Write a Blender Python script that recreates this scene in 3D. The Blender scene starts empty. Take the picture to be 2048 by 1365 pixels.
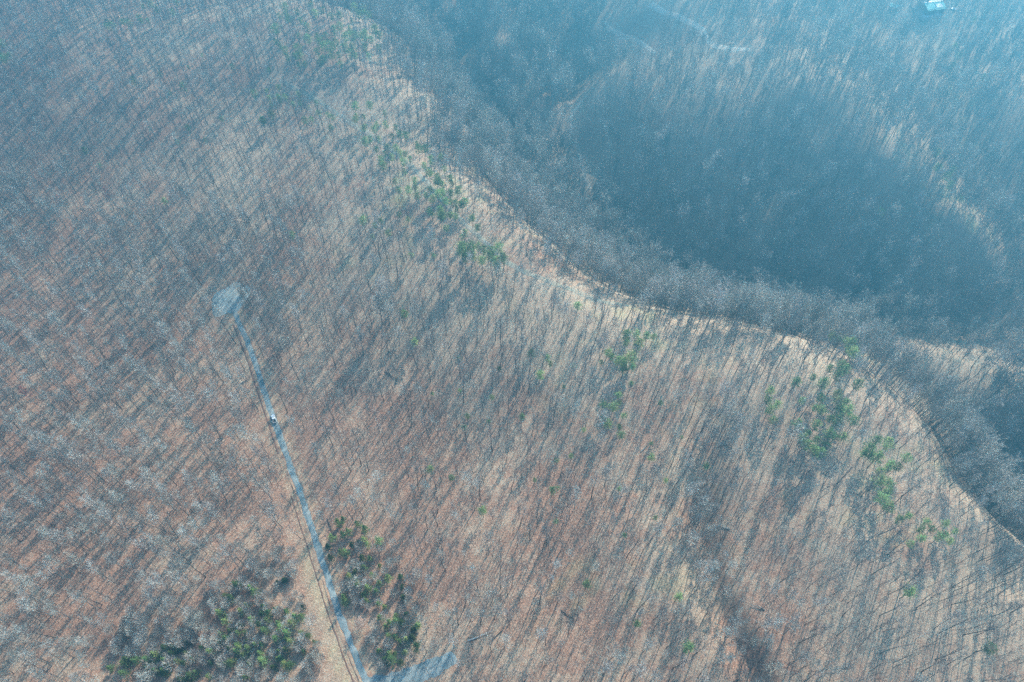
import bpy, math, random
import numpy as np
from mathutils import Vector, Matrix, Euler

R = math.radians
scene = bpy.context.scene
COL = scene.collection

# ------------------------------------------------------------------ camera, light, exposure
CAM_Z = 330.0
PITCH = R(55)            # below the horizon
FPX = 1365.0             # focal length in pixels of the 2048 px wide photograph
cam_d = bpy.data.cameras.new('camera')
cam_d.sensor_width = 36.0
cam_d.lens = 36.0 * FPX / 2048.0
cam_d.clip_start = 1.0
cam_d.clip_end = 20000.0
cam = bpy.data.objects.new('camera', cam_d)
cam.location = (0, 0, CAM_Z)
cam.rotation_euler = (R(90) - PITCH, 0, 0)
COL.objects.link(cam)
scene.camera = cam

SUN_EL, SUN_AZ = R(34), R(28)      # azimuth clockwise from +Y
world = bpy.data.worlds.new('World')
scene.world = world
world.use_nodes = True
nt = world.node_tree
bg = nt.nodes['Background']
sky = nt.nodes.new('ShaderNodeTexSky')
sky.sky_type = 'NISHITA'
sky.sun_disc = False
sky.sun_elevation = SUN_EL
sky.sun_rotation = SUN_AZ
sky.dust_density = 2.5
sky.ozone_density = 0.4
nt.links.new(sky.outputs[0], bg.inputs[0])
bg.inputs[1].default_value = 0.11

sun_d = bpy.data.lights.new('sun', 'SUN')
sun_d.energy = 5.0
sun_d.angle = R(0.5)
sun_d.color = (1.0, 0.91, 0.75)
sun = bpy.data.objects.new('sun', sun_d)
S = Vector((math.sin(SUN_AZ) * math.cos(SUN_EL), math.cos(SUN_AZ) * math.cos(SUN_EL), math.sin(SUN_EL)))
sun.rotation_euler = S.to_track_quat('Z', 'Y').to_euler()
sun.location = (200, 400, 500)
COL.objects.link(sun)

scene.view_settings.view_transform = 'Standard'
scene.view_settings.look = 'None'
scene.view_settings.exposure = 1.86
scene.view_settings.gamma = 1.0
scene.cycles.use_denoising = False
scene.cycles.max_bounces = 4
scene.cycles.diffuse_bounces = 2
scene.cycles.volume_bounces = 0
scene.cycles.transparent_max_bounces = 4

# ------------------------------------------------------------------ terrain
def ray(px, py):
    c, s = math.cos(PITCH), math.sin(PITCH)
    a = (px - 1024) / FPX
    b = (682.5 - py) / FPX
    return np.array([a, c + b * s, -s + b * c])

def at_z(px, py, z):
    d = ray(px, py)
    return np.array([0, 0, CAM_Z]) + d * (z - CAM_Z) / d[2]

def project(x, y, z):
    c, s = math.cos(PITCH), math.sin(PITCH)
    dz = z - CAM_Z
    dep = y * c - dz * s
    up = y * s + dz * c
    return 1024 + FPX * x / dep, 682.5 - FPX * up / dep, dep

# survey of the valley: sight line (px, py) and ground height there
SURVEY = [
 (0,1365,-3),(250,1365,-2),(500,1365,-1),(730,1365,1),(1024,1365,4),(1300,1365,3),(1505,1325,5),(1700,1365,7),(2048,1365,8),
 (0,1100,-4),(300,1100,-2),(640,1100,1),(850,1100,3),(1100,1100,7),(1300,1100,9),(1408,1060,6),(1600,1100,11),(1850,1200,13),(2048,1200,9),
 (0,850,-8),(250,850,-3),(548,838,0),(800,850,4),(1050,850,11),(1250,850,13),(1435,880,12),(1640,850,18),(1800,950,16),(1900,1080,15),(2000,1130,4),
 (0,600,-10),(200,600,-8),(460,600,2),(700,620,10),(900,620,16),(1100,650,21),(1300,700,19),(1500,720,16),(1650,720,15),
 (0,400,-14),(100,450,-9),(250,400,-4),(400,400,7),(600,400,16),(800,420,23),(900,440,25),(980,470,23),
 (0,200,-4),(150,200,5),(300,200,11),(450,150,15),(600,200,22),(720,260,25),(820,260,21),(0,50,2),(200,0,8),(450,0,11),(620,0,19),(720,40,20),
 (790,80,14),(870,210,16),(950,360,19),(1040,455,19),(1180,570,16),(1330,630,13),(1500,662,11),(1640,700,10),
 (860,0,-62),(905,110,-68),(960,200,-68),(1015,290,-72),(1120,420,-73),(1230,500,-73),(1380,570,-71),(1520,610,-69),(1700,635,-62),(1900,640,-54),(2048,640,-46),
 (960,0,-20),(1000,100,-32),(1075,220,-46),(1110,300,-58),(1095,0,-52),(1140,170,-74),(1165,320,-76),
 (1240,440,-71),(1250,380,-62),(1250,300,-46),(1250,220,-33),(1250,150,-24),
 (1310,490,-70),(1320,420,-57),(1320,360,-44),(1320,300,-32),(1320,240,-22),(1330,170,-14),
 (1400,525,-68),(1400,460,-54),(1400,400,-41),(1400,330,-27),(1400,260,-13),(1400,180,-2),
 (1500,560,-66),(1500,500,-53),(1500,440,-41),(1500,380,-29),(1500,310,-15),(1500,250,-3),(1500,170,8),
 (1650,590,-62),(1650,530,-49),(1650,470,-37),(1650,400,-22),(1650,330,-8),(1650,250,5),
 (1820,600,-49),(1820,540,-38),(1820,470,-25),(1820,400,-11),(1600,180,17),(1780,330,9),
 (1500,60,14),(1650,130,20),(1740,230,17),(1820,320,9),(1900,430,-5),(1960,520,-18),
 (1330,90,-10),(1300,10,2),(1420,20,9),(1400,100,-1),
 (1740,90,10),(1800,200,4),(1880,320,-4),(1960,430,-16),(2040,520,-34),
 (1860,10,22),(1950,120,12),(2048,200,15),(2048,350,-10),(2048,0,20),
 (1740,700,-34),(1850,720,-26),(1950,760,-20),(2048,720,-24),(2048,820,-16),(1900,830,-30),(1830,780,-34),
 (1925,900,-38),(2000,930,-44),(2048,1000,-46),(2048,1050,-40),(1860,880,12),(1960,1040,12),(2048,1100,9),(1770,770,8),
 (810,76,-22),(888,202,-20),(964,348,-18),(1050,443,-17),(1185,558,-19),(1333,618,-21),(1503,650,-23),(1645,688,-23),(1770,753,-25),(1884,882,-25),(1952,1002,-25),(2018,1075,-26),
]
_pts = np.array([at_z(*s) for s in SURVEY])
# gentle anchors well outside the surveyed ground
_ring = []
for k in range(24):
    a = k * math.pi / 12
    _ring.append((1500 * math.sin(a), 350 + 1500 * math.cos(a), -20 + 25 * math.sin(3 * a)))
_ring += [(-320, -60, -8), (0, -90, 0), (300, -60, 8), (-520, 120, -20), (430, 120, 0), (-640, 350, -40), (560, 330, -10), (0, -400, -10), (-700, 900, -20), (0, 1000, -20), (700, 850, 20)]
_pts = np.vstack([_pts, np.array(_ring)])

def _phi(r2):
    return 0.5 * r2 * np.log(r2 + 1e-9)

_xy = _pts[:, :2] / 100.0
_n = len(_xy)
_d2 = ((_xy[:, None] - _xy[None]) ** 2).sum(-1)
_A = np.zeros((_n + 3, _n + 3))
_A[:_n, :_n] = _phi(_d2) + np.eye(_n) * 0.004
_A[:_n, _n] = 1; _A[:_n, _n + 1:] = _xy
_A[_n, :_n] = 1; _A[_n + 1:, :_n] = _xy.T
_w = np.linalg.solve(_A, np.concatenate([_pts[:, 2], np.zeros(3)]))

_rng = np.random.default_rng(5)
_grad = _rng.uniform(0, 2 * np.pi, (256, 256))
def vnoise(x, y, s, o=0):
    x = np.asarray(x, float) / s + 37.3 + o * 17.7; y = np.asarray(y, float) / s + 91.7 + o * 7.1
    xi = np.floor(x).astype(int); yi = np.floor(y).astype(int)
    fx = x - xi; fy = y - yi
    def g(i, j, dx, dy):
        a = _grad[(xi + i) & 255, (yi + j) & 255]
        return np.cos(a) * dx + np.sin(a) * dy
    u = fx ** 3 * (fx * (fx * 6 - 15) + 10); v = fy ** 3 * (fy * (fy * 6 - 15) + 10)
    a = g(0, 0, fx, fy) * (1 - u) + g(1, 0, fx - 1, fy) * u
    b = g(0, 1, fx, fy - 1) * (1 - u) + g(1, 1, fx - 1, fy - 1) * u
    return (a * (1 - v) + b * v) * 1.5

def seg_dist(path, x, y):
    best = np.full(np.shape(x), 1e9)
    for a, b in zip(path[:-1], path[1:]):
        ab = b - a; t = np.clip(((x - a[0]) * ab[0] + (y - a[1]) * ab[1]) / (ab @ ab), 0, 1)
        best = np.minimum(best, np.hypot(x - a[0] - t * ab[0], y - a[1] - t * ab[1]))
    return best

# stream cuts: (course, height near them, depth, half width)
CUTS = [([(1437,865),(1420,930),(1412,1000),(1404,1060),(1418,1110),(1425,1160),(1448,1215),(1470,1265),(1505,1325),(1530,1400)], 7, 8.0, 6.5),
        ([(1180,860),(1150,950),(1120,1040),(1100,1130)], 8, 2.0, 14), ([(360,560),(300,660),(210,760),(120,850)], -2, 2.5, 16),
        ([(1560,120),(1500,220),(1440,320),(1390,430)], -8, 4, 14), ([(1720,300),(1660,380),(1610,480)], -12, 4, 14), ([(1100,60),(1120,140),(1150,230)], -55, 5, 12)]
CUTS = [(np.array([at_z(px, py, z)[:2] for px, py in c]), d, w) for c, z, d, w in CUTS]

def raw_height(x, y):
    x = np.asarray(x, float); y = np.asarray(y, float)
    sh = x.shape
    q = np.stack([x.ravel(), y.ravel()], 1)
    rr = np.hypot(q[:, 0], q[:, 1] - 350)
    k = np.minimum(1, 1500 / np.maximum(rr, 1))
    qc = np.stack([q[:, 0] * k, (q[:, 1] - 350) * k + 350], 1) / 100.0
    out = np.empty(len(q))
    for i in range(0, len(q), 20000):
        c = qc[i:i + 20000]
        d2 = ((c[:, None] - _xy[None]) ** 2).sum(-1)
        out[i:i + 20000] = _phi(d2) @ _w[:_n] + _w[_n] + c @ _w[_n + 1:]
    out = np.clip(out, -110, 70)
    out += 1.6 * vnoise(q[:, 0], q[:, 1], 60) + 0.8 * vnoise(q[:, 0], q[:, 1], 22, 1) + 0.35 * vnoise(q[:, 0], q[:, 1], 8, 2)
    for c, d, w in CUTS: out -= d * np.exp(-(seg_dist(c, q[:, 0], q[:, 1]) / w) ** 2) * np.clip(0.15 + np.hypot(q[:, 0] - c[0, 0], q[:, 1] - c[0, 1]) / 55, 0, 1)
    out += np.clip((rr - 1100) / 900, 0, 1) * 30 * vnoise(q[:, 0], q[:, 1], 420, 3)
    return out.reshape(sh)

def axis(a, b, step, lo, hi):
    core = list(np.arange(a, b + step, step))
    s = step; v = core[-1]
    while v < hi:
        s *= 1.18; v += s; core.append(v)
    s = step; v = core[0]
    while v > lo:
        s *= 1.18; v -= s; core.insert(0, v)
    return np.array(core)

GX = axis(-640, 620, 3.5, -9000, 9000)
GY = axis(-60, 860, 3.5, -5000, 9000)
_mx, _my = np.meshgrid(GX, GY, indexing='ij')
GZ = raw_height(_mx, _my)

def hgt(x, y):
    """height of the ground sheet (bilinear on its own grid)"""
    x = np.asarray(x, float); y = np.asarray(y, float)
    i = np.clip(np.searchsorted(GX, x) - 1, 0, len(GX) - 2)
    j = np.clip(np.searchsorted(GY, y) - 1, 0, len(GY) - 2)
    u = (x - GX[i]) / (GX[i + 1] - GX[i]); v = (y - GY[j]) / (GY[j + 1] - GY[j])
    return (GZ[i, j] * (1 - u) * (1 - v) + GZ[i + 1, j] * u * (1 - v) + GZ[i, j + 1] * (1 - u) * v + GZ[i + 1, j + 1] * u * v)

def ground_at(px, py):
    """first point where a sight line meets the ground"""
    d = ray(px, py)
    t = np.arange(150, 1400, 1.0)
    p = np.array([0, 0, CAM_Z])[None] + d[None] * t[:, None]
    below = p[:, 2] < hgt(p[:, 0], p[:, 1])
    k = int(np.argmax(below)) if below.any() else len(t) - 1
    return p[k]

ROAD_PX = [(458,600),(470,626),(478,645),(486,664),(498,692),(510,725),(520,757),(533,795),(547,835),(558,868),(570,902),(585,945),(600,985),(615,1030),(630,1075),(644,1120),
           (657,1160),(668,1196),(680,1230),(692,1262),(706,1300),(722,1340),(735,1368),(752,1410)]
SPUR_PX = [(735,1362),(765,1358),(800,1355),(832,1348),(858,1339),(878,1332),(898,1322),(912,1314)]
ROAD = [ground_at(*p) for p in ROAD_PX]
SPUR = [ground_at(*p) for p in SPUR_PX]

def dist_to(path, x, y):
    p = np.array([[a[0], a[1]] for a in path])
    best = np.full(np.shape(x), 1e9)
    for a, b in zip(p[:-1], p[1:]):
        ab = b - a; L = ab @ ab
        t = np.clip(((x - a[0]) * ab[0] + (y - a[1]) * ab[1]) / L, 0, 1)
        best = np.minimum(best, np.hypot(x - a[0] - t * ab[0], y - a[1] - t * ab[1]))
    return best

# ------------------------------------------------------------------ helpers: materials, meshes, tagging
def mat(name, col, rough=0.85, vary=0.0, hue=0.0, noise=None, spec=0.2, metal=0.0):
    """principled material; vary = brightness change from tree to tree, noise = (scale, amount) surface mottling"""
    m = bpy.data.materials.new(name); m.use_nodes = True
    t = m.node_tree; b = t.nodes['Principled BSDF']
    b.inputs['Roughness'].default_value = rough
    b.inputs['Specular IOR Level'].default_value = spec
    b.inputs['Metallic'].default_value = metal
    b.inputs['Base Color'].default_value = (*col, 1)
    src = None
    if vary or hue:
        oi = t.nodes.new('ShaderNodeObjectInfo')
        hs = t.nodes.new('ShaderNodeHueSaturation'); hs.inputs['Color'].default_value = (*col, 1)
        mr = t.nodes.new('ShaderNodeMapRange'); mr.inputs[3].default_value = 1 - vary; mr.inputs[4].default_value = 1 + vary
        t.links.new(oi.outputs['Random'], mr.inputs[0]); t.links.new(mr.outputs[0], hs.inputs['Value'])
        mu = t.nodes.new('ShaderNodeMath'); mu.operation = 'MULTIPLY'; mu.inputs[1].default_value = 7.31
        fr = t.nodes.new('ShaderNodeMath'); fr.operation = 'FRACT'
        m2 = t.nodes.new('ShaderNodeMapRange'); m2.inputs[3].default_value = 0.5 - hue; m2.inputs[4].default_value = 0.5 + hue
        t.links.new(oi.outputs['Random'], mu.inputs[0]); t.links.new(mu.outputs[0], fr.inputs[0])
        t.links.new(fr.outputs[0], m2.inputs[0]); t.links.new(m2.outputs[0], hs.inputs['Hue'])
        src = hs.outputs[0]
    if noise:
        tc = t.nodes.new('ShaderNodeTexCoord'); nz = t.nodes.new('ShaderNodeTexNoise')
        nz.inputs['Scale'].default_value = noise[0]; nz.inputs['Detail'].default_value = 4
        t.links.new(tc.outputs['Object'], nz.inputs['Vector'])
        mr = t.nodes.new('ShaderNodeMapRange'); mr.inputs[1].default_value = 0.3; mr.inputs[2].default_value = 0.7
        mr.inputs[3].default_value = 1 - noise[1]; mr.inputs[4].default_value = 1 + noise[1]
        t.links.new(nz.outputs[0], mr.inputs[0])
        mx = t.nodes.new('ShaderNodeMix'); mx.data_type = 'RGBA'; mx.blend_type = 'MULTIPLY'; mx.inputs[0].default_value = 1
        if src: t.links.new(src, mx.inputs[6])
        else: mx.inputs[6].default_value = (*col, 1)
        t.links.new(mr.outputs[0], mx.inputs[7]); src = mx.outputs[2]
    if src: t.links.new(src, b.inputs['Base Color'])
    return m

def leafy(m, amount=0.35):
    """lets some light through thin foliage"""
    t = m.node_tree; b = t.nodes['Principled BSDF']
    out = t.nodes['Material Output']
    tr = t.nodes.new('ShaderNodeBsdfTranslucent'); ad = t.nodes.new('ShaderNodeMixShader'); ad.inputs[0].default_value = amount
    if b.inputs['Base Color'].links: t.links.new(b.inputs['Base Color'].links[0].from_socket, tr.inputs[0])
    else: tr.inputs[0].default_value = b.inputs['Base Color'].default_value
    t.links.new(b.outputs[0], ad.inputs[1]); t.links.new(tr.outputs[0], ad.inputs[2]); t.links.new(ad.outputs[0], out.inputs[0])
    return m

M = {
 'bark': mat('dark_bark', (0.115, 0.095, 0.082), vary=0.3, hue=0.01),
 'bark_pale': mat('grey_bark', (0.27, 0.26, 0.24), vary=0.25, hue=0.01),
 'bark_white': mat('white_bark', (0.62, 0.60, 0.55)),
 'twig': mat('twigs', (0.35, 0.31, 0.27), vary=0.28, hue=0.025),
 'twig_dark': mat('dark_twigs', (0.20, 0.175, 0.165), vary=0.25, hue=0.02),
 'twig_pale': mat('pale_twigs', (0.45, 0.42, 0.375), vary=0.3, hue=0.02),
 'twig_valley': mat('valley_twigs', (0.46, 0.42, 0.37), vary=0.4, hue=0.02),
 'bud_red': mat('red_buds', (0.50, 0.20, 0.16), vary=0.15),
 'dry_leaf': leafy(mat('dry_beech_leaves', (0.58, 0.40, 0.32)), 0.3),
 'needle': leafy(mat('pine_needles', (0.25, 0.33, 0.13), vary=0.4, hue=0.02), 0.3),
 'needle_young': leafy(mat('young_pine_needles', (0.19, 0.245, 0.085), vary=0.7, hue=0.03), 0.35),
}

def mesh_of(name, geo, mats):
    """geo: list of (verts Nx3, faces list, material index)"""
    vs, fs, mi, o = [], [], [], 0
    for v, f, k in geo:
        v = np.asarray(v, float)
        vs.append(v); fs += [tuple(int(i) + o for i in q) for q in f]; mi += [k] * len(f); o += len(v)
    me = bpy.data.meshes.new(name)
    me.from_pydata(np.vstack(vs).tolist(), [], fs)
    me.polygons.foreach_set('material_index', mi)
    for m in mats: me.materials.append(m)
    me.update()
    return me

def tag(o, label=None, cat=None, group=None, kind=None):
    if label: o['label'] = label
    if cat: o['category'] = cat
    if group: o['group'] = group
    if kind: o['kind'] = kind
    return o

def link(name, data, parent=None, loc=None, rot=None, scale=None):
    o = bpy.data.objects.new(name, data); COL.objects.link(o)
    if parent: o.parent = parent
    if loc is not None: o.location = loc
    if rot is not None: o.rotation_euler = rot
    if scale is not None: o.scale = scale
    return o

# ------------------------------------------------------------------ tree shapes
def tube(path, radii, n=4):
    path = np.asarray(path, float); V = []; Fc = []
    for i, p in enumerate(path):
        d = path[min(i + 1, len(path) - 1)] - path[max(i - 1, 0)]
        d = d / (np.linalg.norm(d) + 1e-9)
        a = np.cross(d, (0.31, 0.95, 0.05)); a /= np.linalg.norm(a) + 1e-9
        b = np.cross(d, a)
        for k in range(n):
            t = 2 * math.pi * k / n
            V.append(p + radii[i] * (math.cos(t) * a + math.sin(t) * b))
    for i in range(len(path) - 1):
        for k in range(n):
            Fc.append((i * n + k, i * n + (k + 1) % n, (i + 1) * n + (k + 1) % n, (i + 1) * n + k))
    return V, Fc

class Geo:
    def __init__(s): s.v = []; s.f = []
    def add(s, V, Fc):
        o = len(s.v); s.v += [tuple(p) for p in V]; s.f += [tuple(i + o for i in q) for q in Fc]
    def sliver(s, p, q, w, r):
        d = q - p
        a = np.cross(d, (r.uniform(-1, 1), r.uniform(-1, 1), r.uniform(-1, 1))); n = np.linalg.norm(a)
        if n < 1e-6: return
        a = a / n * w * 0.5
        s.add([p - a, p + a, q], [(0, 1, 2)])

def unit(v): return v / (np.linalg.norm(v) + 1e-9)

def bare_tree_geo(seed, h=21, cs=0.45, cr=3.6, limbs=13, subs=6, twigs=5, tr=0.2, up=0.9, tw=0.05, lt=0.42, dome=False, bend=0.6):
    r = random.Random(seed); T = Geo(); L = Geo(); W = Geo()
    ph = r.uniform(0, 6.28); bx, by = math.cos(ph) * bend, math.sin(ph) * bend
    def axis_at(t): return np.array([bx * t * t * 1.5 + 0.25 * math.sin(5 * t + ph), by * t * t * 1.5 + 0.25 * math.cos(4 * t + ph), h * t])
    ts = [0, 0.03, 0.2, 0.4, 0.6, 0.8, 0.97]
    T.add(*tube([axis_at(t) for t in ts], [tr * 1.5, tr * 1.05, tr * 0.9, tr * 0.75, tr * 0.55, tr * 0.32, 0.04], 5))
    for i in range(limbs):
        f = (i + r.random()) / limbs
        t = cs + (1 - cs) * f * 0.93
        p = axis_at(t)
        az = i * 2.4 + r.uniform(-0.5, 0.5)
        if dome: ln = cr * (1.15 - 0.55 * f) * r.uniform(0.85, 1.15)
        else: ln = cr * (1.1 - 0.65 * f) * r.uniform(0.6, 1.25)
        rise = up * (0.6 + 0.8 * f) * r.uniform(0.75, 1.3)
        d = unit(np.array([math.cos(az), math.sin(az), rise]))
        pts = [p]; dd = d.copy(); nseg = 3
        for k in range(nseg):
            dd = unit(dd + np.array([r.uniform(-.25, .25), r.uniform(-.25, .25), 0.16]))
            pts.append(pts[-1] + dd * ln * math.sqrt(1 + rise * rise) * 0.85 / nseg)
        lr = tr * lt * (1.15 - 0.6 * f)
        L.add(*tube(pts, [lr, lr * .75, lr * .5, 0.02], 3))
        for j in range(subs):
            g = 0.25 + 0.75 * (j + r.random()) / subs
            k = min(int(g * nseg), nseg - 1); u = g * nseg - k
            q = pts[k] * (1 - u) + pts[k + 1] * u
            sd = unit(dd * 0.6 + np.array([r.gauss(0, .7), r.gauss(0, .7), r.uniform(0.1, 0.9)]))
            sl = ln * r.uniform(0.3, 0.55)
            e = q + sd * sl
            L.sliver(q, e, 0.075, r); L.sliver(q, e, 0.06, r)
            for z in range(twigs):
                a = q + (e - q) * r.uniform(0.25, 1.0)
                td = unit(sd + np.array([r.gauss(0, .55), r.gauss(0, .55), r.gauss(0.25, .4)]))
                W.sliver(a, a + td * r.uniform(0.7, 1.7), tw * r.uniform(.7, 1.4), r)
    return T, L, W

def pine_geo(seed, h=15, cs=0.5, cr=2.6, clumps=20, tufts=34, cone=False, tr=0.16, tuft=0.42):
    r = random.Random(seed); T = Geo(); N = Geo(); L = Geo()
    ph = r.uniform(0, 6.28); bend = 0.0 if cone else r.uniform(0.3, 1.2)
    def ax(t): return np.array([math.cos(ph) * bend * t * t, math.sin(ph) * bend * t * t, h * t])
    T.add(*tube([ax(t) for t in (0, .25, .5, .75, .98)], [tr * 1.2, tr, tr * .8, tr * .5, .03], 5))
    for i in range(clumps):
        f = (i + r.random()) / clumps
        p = ax(cs + (1 - cs) * f)
        az = i * 2.4 + r.uniform(-.6, .6)
        ln = cr * ((1 - f) if cone else (math.sin(math.pi * (0.18 + 0.72 * f)))) * r.uniform(0.55, 1.15)
        if i == clumps - 1: ln = 0.1
        q = p + np.array([math.cos(az) * ln, math.sin(az) * ln, ln * (0.1 if cone else 0.35) + 0.2])
        L.add(*tube([p, (p + q) / 2 + np.array([0, 0, -.05]), q], [0.06, 0.045, 0.02], 3))
        s = (0.35 + 0.3 * ln) * (0.85 if cone else 1.0) * r.uniform(.8, 1.2)
        for k in range(tufts):
            u = r.random() ** 0.6
            c = p + (q - p) * (0.35 + 0.75 * u) + np.array([r.gauss(0, s), r.gauss(0, s), r.gauss(0, s * 0.45)]) * 0.62
            d = unit(np.array([r.gauss(0, 1), r.gauss(0, 1), r.gauss(0.4, .8)]))
            a = np.cross(d, (r.uniform(-1, 1), r.uniform(-1, 1), 1)); a = unit(a) * tuft * 0.42
            N.add([c - a, c + a * r.uniform(.5, 1), c + d * tuft * r.uniform(.7, 1.4)], [(0, 1, 2)])
    return T, L, N

def broom_geo(seed, h=8, cr=2.4, stems=5, twigs=560):
    """young dense tree: many fine upswept twigs"""
    r = random.Random(seed); T = Geo(); L = Geo(); W = Geo()
    T.add(*tube([(0, 0, 0), (0.05, 0, h * .3), (0, 0.1, h * .7)], [.11, .08, .03], 5))
    for i in range(stems * 3):
        az = i * 2.4; t = 0.15 + 0.5 * i / (stems * 3)
        p = np.array([0, 0, h * t]); e = p + np.array([math.cos(az) * cr * (1 - t) * .9, math.sin(az) * cr * (1 - t) * .9, h * 0.3])
        L.add(*tube([p, e], [.05, .015], 3))
    for k in range(twigs):
        az = r.uniform(0, 6.28); ra = cr * math.sqrt(r.random()) * 0.8; zz = h * (0.25 + 0.6 * r.random() * (1 - (ra / cr) ** 2 * .5))
        p = np.array([math.cos(az) * ra, math.sin(az) * ra, zz])
        d = unit(np.array([math.cos(az) * (ra / cr) * 1.1 + r.gauss(0, .25), math.sin(az) * (ra / cr) * 1.1 + r.gauss(0, .25), 1.0]))
        W.sliver(p, p + d * r.uniform(.8, 1.9), 0.1, r)
    return T, L, W

def dead_leaf_geo(seed, h=9, cr=3.4, n=1500):
    r = random.Random(seed); T, L, W = bare_tree_geo(seed, h=h, cs=.2, cr=cr, limbs=12, subs=5, twigs=2, tr=.13, dome=True)
    N = Geo()
    for k in range(n):
        while True:
            p = np.array([r.uniform(-1, 1), r.uniform(-1, 1), r.uniform(-.2, 1)])
            q = np.linalg.norm(p)
            if 0.35 < q < 1: break
        lob = 0.82 + 0.18 * math.sin(5 * math.atan2(p[1], p[0]) + 4 * p[2]) 
        c = np.array([p[0] * cr * lob, p[1] * cr * lob, h * .38 + p[2] * h * .55])
        a = unit(np.array([r.gauss(0, 1), r.gauss(0, 1), r.gauss(0, .5)])) * .16
        b = unit(np.array([r.gauss(0, 1), r.gauss(0, 1), r.gauss(0, 1)])) * .24
        N.add([c - a, c + a, c + b], [(0, 1, 2)])
    return T, L, W, N

def proto(name, T, parts, tm, ms):
    """(trunk mesh, crown mesh, joined mesh)"""
    me_t = mesh_of(name + '_trunk', [(T.v, T.f, 0)], [tm])
    me_c = mesh_of(name + '_crown', [(g.v, g.f, i) for i, g in enumerate(parts) if g.v], ms)
    me_j = mesh_of(name + '_joined', [(T.v, T.f, 0)] + [(g.v, g.f, i + 1) for i, g in enumerate(parts) if g.v], [tm] + ms)
    return me_t, me_c, me_j

PROTO = {}
# A: upland oak, dark long stem, sparse crown; B: denser pale crown; C: broad rounded valley crown; D: white bark; R: red buds
for k in range(6):
    g = bare_tree_geo(10 + k, h=[20, 22, 18, 21, 16, 23][k], cs=[.5, .55, .45, .6, .5, .55][k], cr=[3.0, 3.3, 2.7, 2.6, 2.6, 3.2][k], limbs=12, subs=6, twigs=3, tw=.045, lt=.55, tr=[.17, .2, .14, .16, .12, .21][k], up=1.1, bend=[.5, 1.2, 1.8, .4, 1.2, .8][k])
    PROTO['A%d' % k] = proto('upland_tree', g[0], [g[1], g[2]], M['bark'], [M['twig_dark'], M['twig']])
for k in range(5):
    g = bare_tree_geo(40 + k, h=[20, 22, 19, 21, 17][k], cs=[.42, .45, .4, .5, .4][k], cr=[3.8, 4.2, 3.5, 3.6, 3.3][k], limbs=15, subs=7, twigs=7, tr=.17, up=1.0, tw=.07, lt=.5, bend=.8)
    PROTO['B%d' % k] = proto('slope_tree', g[0], [g[1], g[2]], M['bark_pale'] if k != 2 else M['bark'], [M['twig_pale'] if k in (1, 3) else M['twig'], M['twig_pale'] if k != 2 else M['twig']])
for k in range(4):
    g = bare_tree_geo(60 + k, h=[15, 17, 13, 16][k], cs=[.5, .6, .45, .55][k], cr=[1.7, 1.9, 1.5, 2.0][k], limbs=9, subs=5, twigs=3, tr=[.1, .11, .09, .12][k], up=1.4, tw=.045, lt=.5, bend=[.6, 1.4, .3, 1.9][k])
    PROTO['S%d' % k] = proto('slim_tree', g[0], [g[1], g[2]], M['bark_pale'] if k == 2 else M['bark'], [M['twig_dark'], M['twig']])
for k in range(5):
    g = bare_tree_geo(70 + k, h=[24, 22, 26, 21, 23][k], cs=[.38, .35, .42, .35, .4][k], cr=[5.2, 4.8, 5.8, 4.6, 5.2][k], limbs=20, subs=7, twigs=9, tr=.25, up=1.15, tw=.13, dome=True, bend=.4)
    PROTO['C%d' % k] = proto('valley_tree', g[0], [g[1], g[2]], M['bark_pale'], [M['twig_valley'], M['twig_valley']])
for k in range(2):
    g = bare_tree_geo(90 + k, h=[23, 19][k], cs=.35, cr=[4.8, 3.6][k], limbs=14, subs=6, twigs=4, tr=.3, up=1.0, tw=.07, dome=True)
    PROTO['D%d' % k] = proto('white_tree', g[0], [g[1], g[2]], M['bark_white'], [M['bark_white'], M['twig_pale']])
g = bare_tree_geo(95, h=17, cs=.4, cr=3.4, limbs=14, subs=7, twigs=9, tr=.16, tw=.1, dome=True)
PROTO['R0'] = proto('red_tree', g[0], [g[1], g[2]], M['bark_pale'], [M['twig'], M['bud_red']])
for k in range(4):
    g = pine_geo(120 + k, h=[15, 17, 13, 14][k], cs=[.55, .6, .5, .45][k], cr=[2.7, 3.2, 2.3, 2.5][k], clumps=[20, 24, 17, 19][k], tufts=26, tuft=.56)
    PROTO['P%d' % k] = proto('pine', g[0], [g[1], g[2]], M['bark'], [M['bark'], M['needle']])
for k in range(3):
    g = pine_geo(140 + k, h=[8, 6.5, 9.5][k], cs=.08, cr=[2.2, 1.9, 2.4][k], clumps=22, tufts=26, cone=True, tr=.1, tuft=.38)
    PROTO['Y%d' % k] = proto('young_pine', g[0], [g[1], g[2]], M['bark'], [M['bark'], M['needle_young']])
for k in range(3):
    g = broom_geo(160 + k, h=[8, 9.5, 7][k], cr=[2.4, 2.8, 2.1][k])
    PROTO['T%d' % k] = proto('young_tree', g[0], [g[1], g[2]], M['bark_pale'], [M['twig_pale'], M['twig_pale']])
g = dead_leaf_geo(180)
PROTO['L0'] = proto('beech', g[0], [g[1], g[2], g[3]], M['bark_pale'], [M['twig'], M['twig'], M['dry_leaf']])

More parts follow.
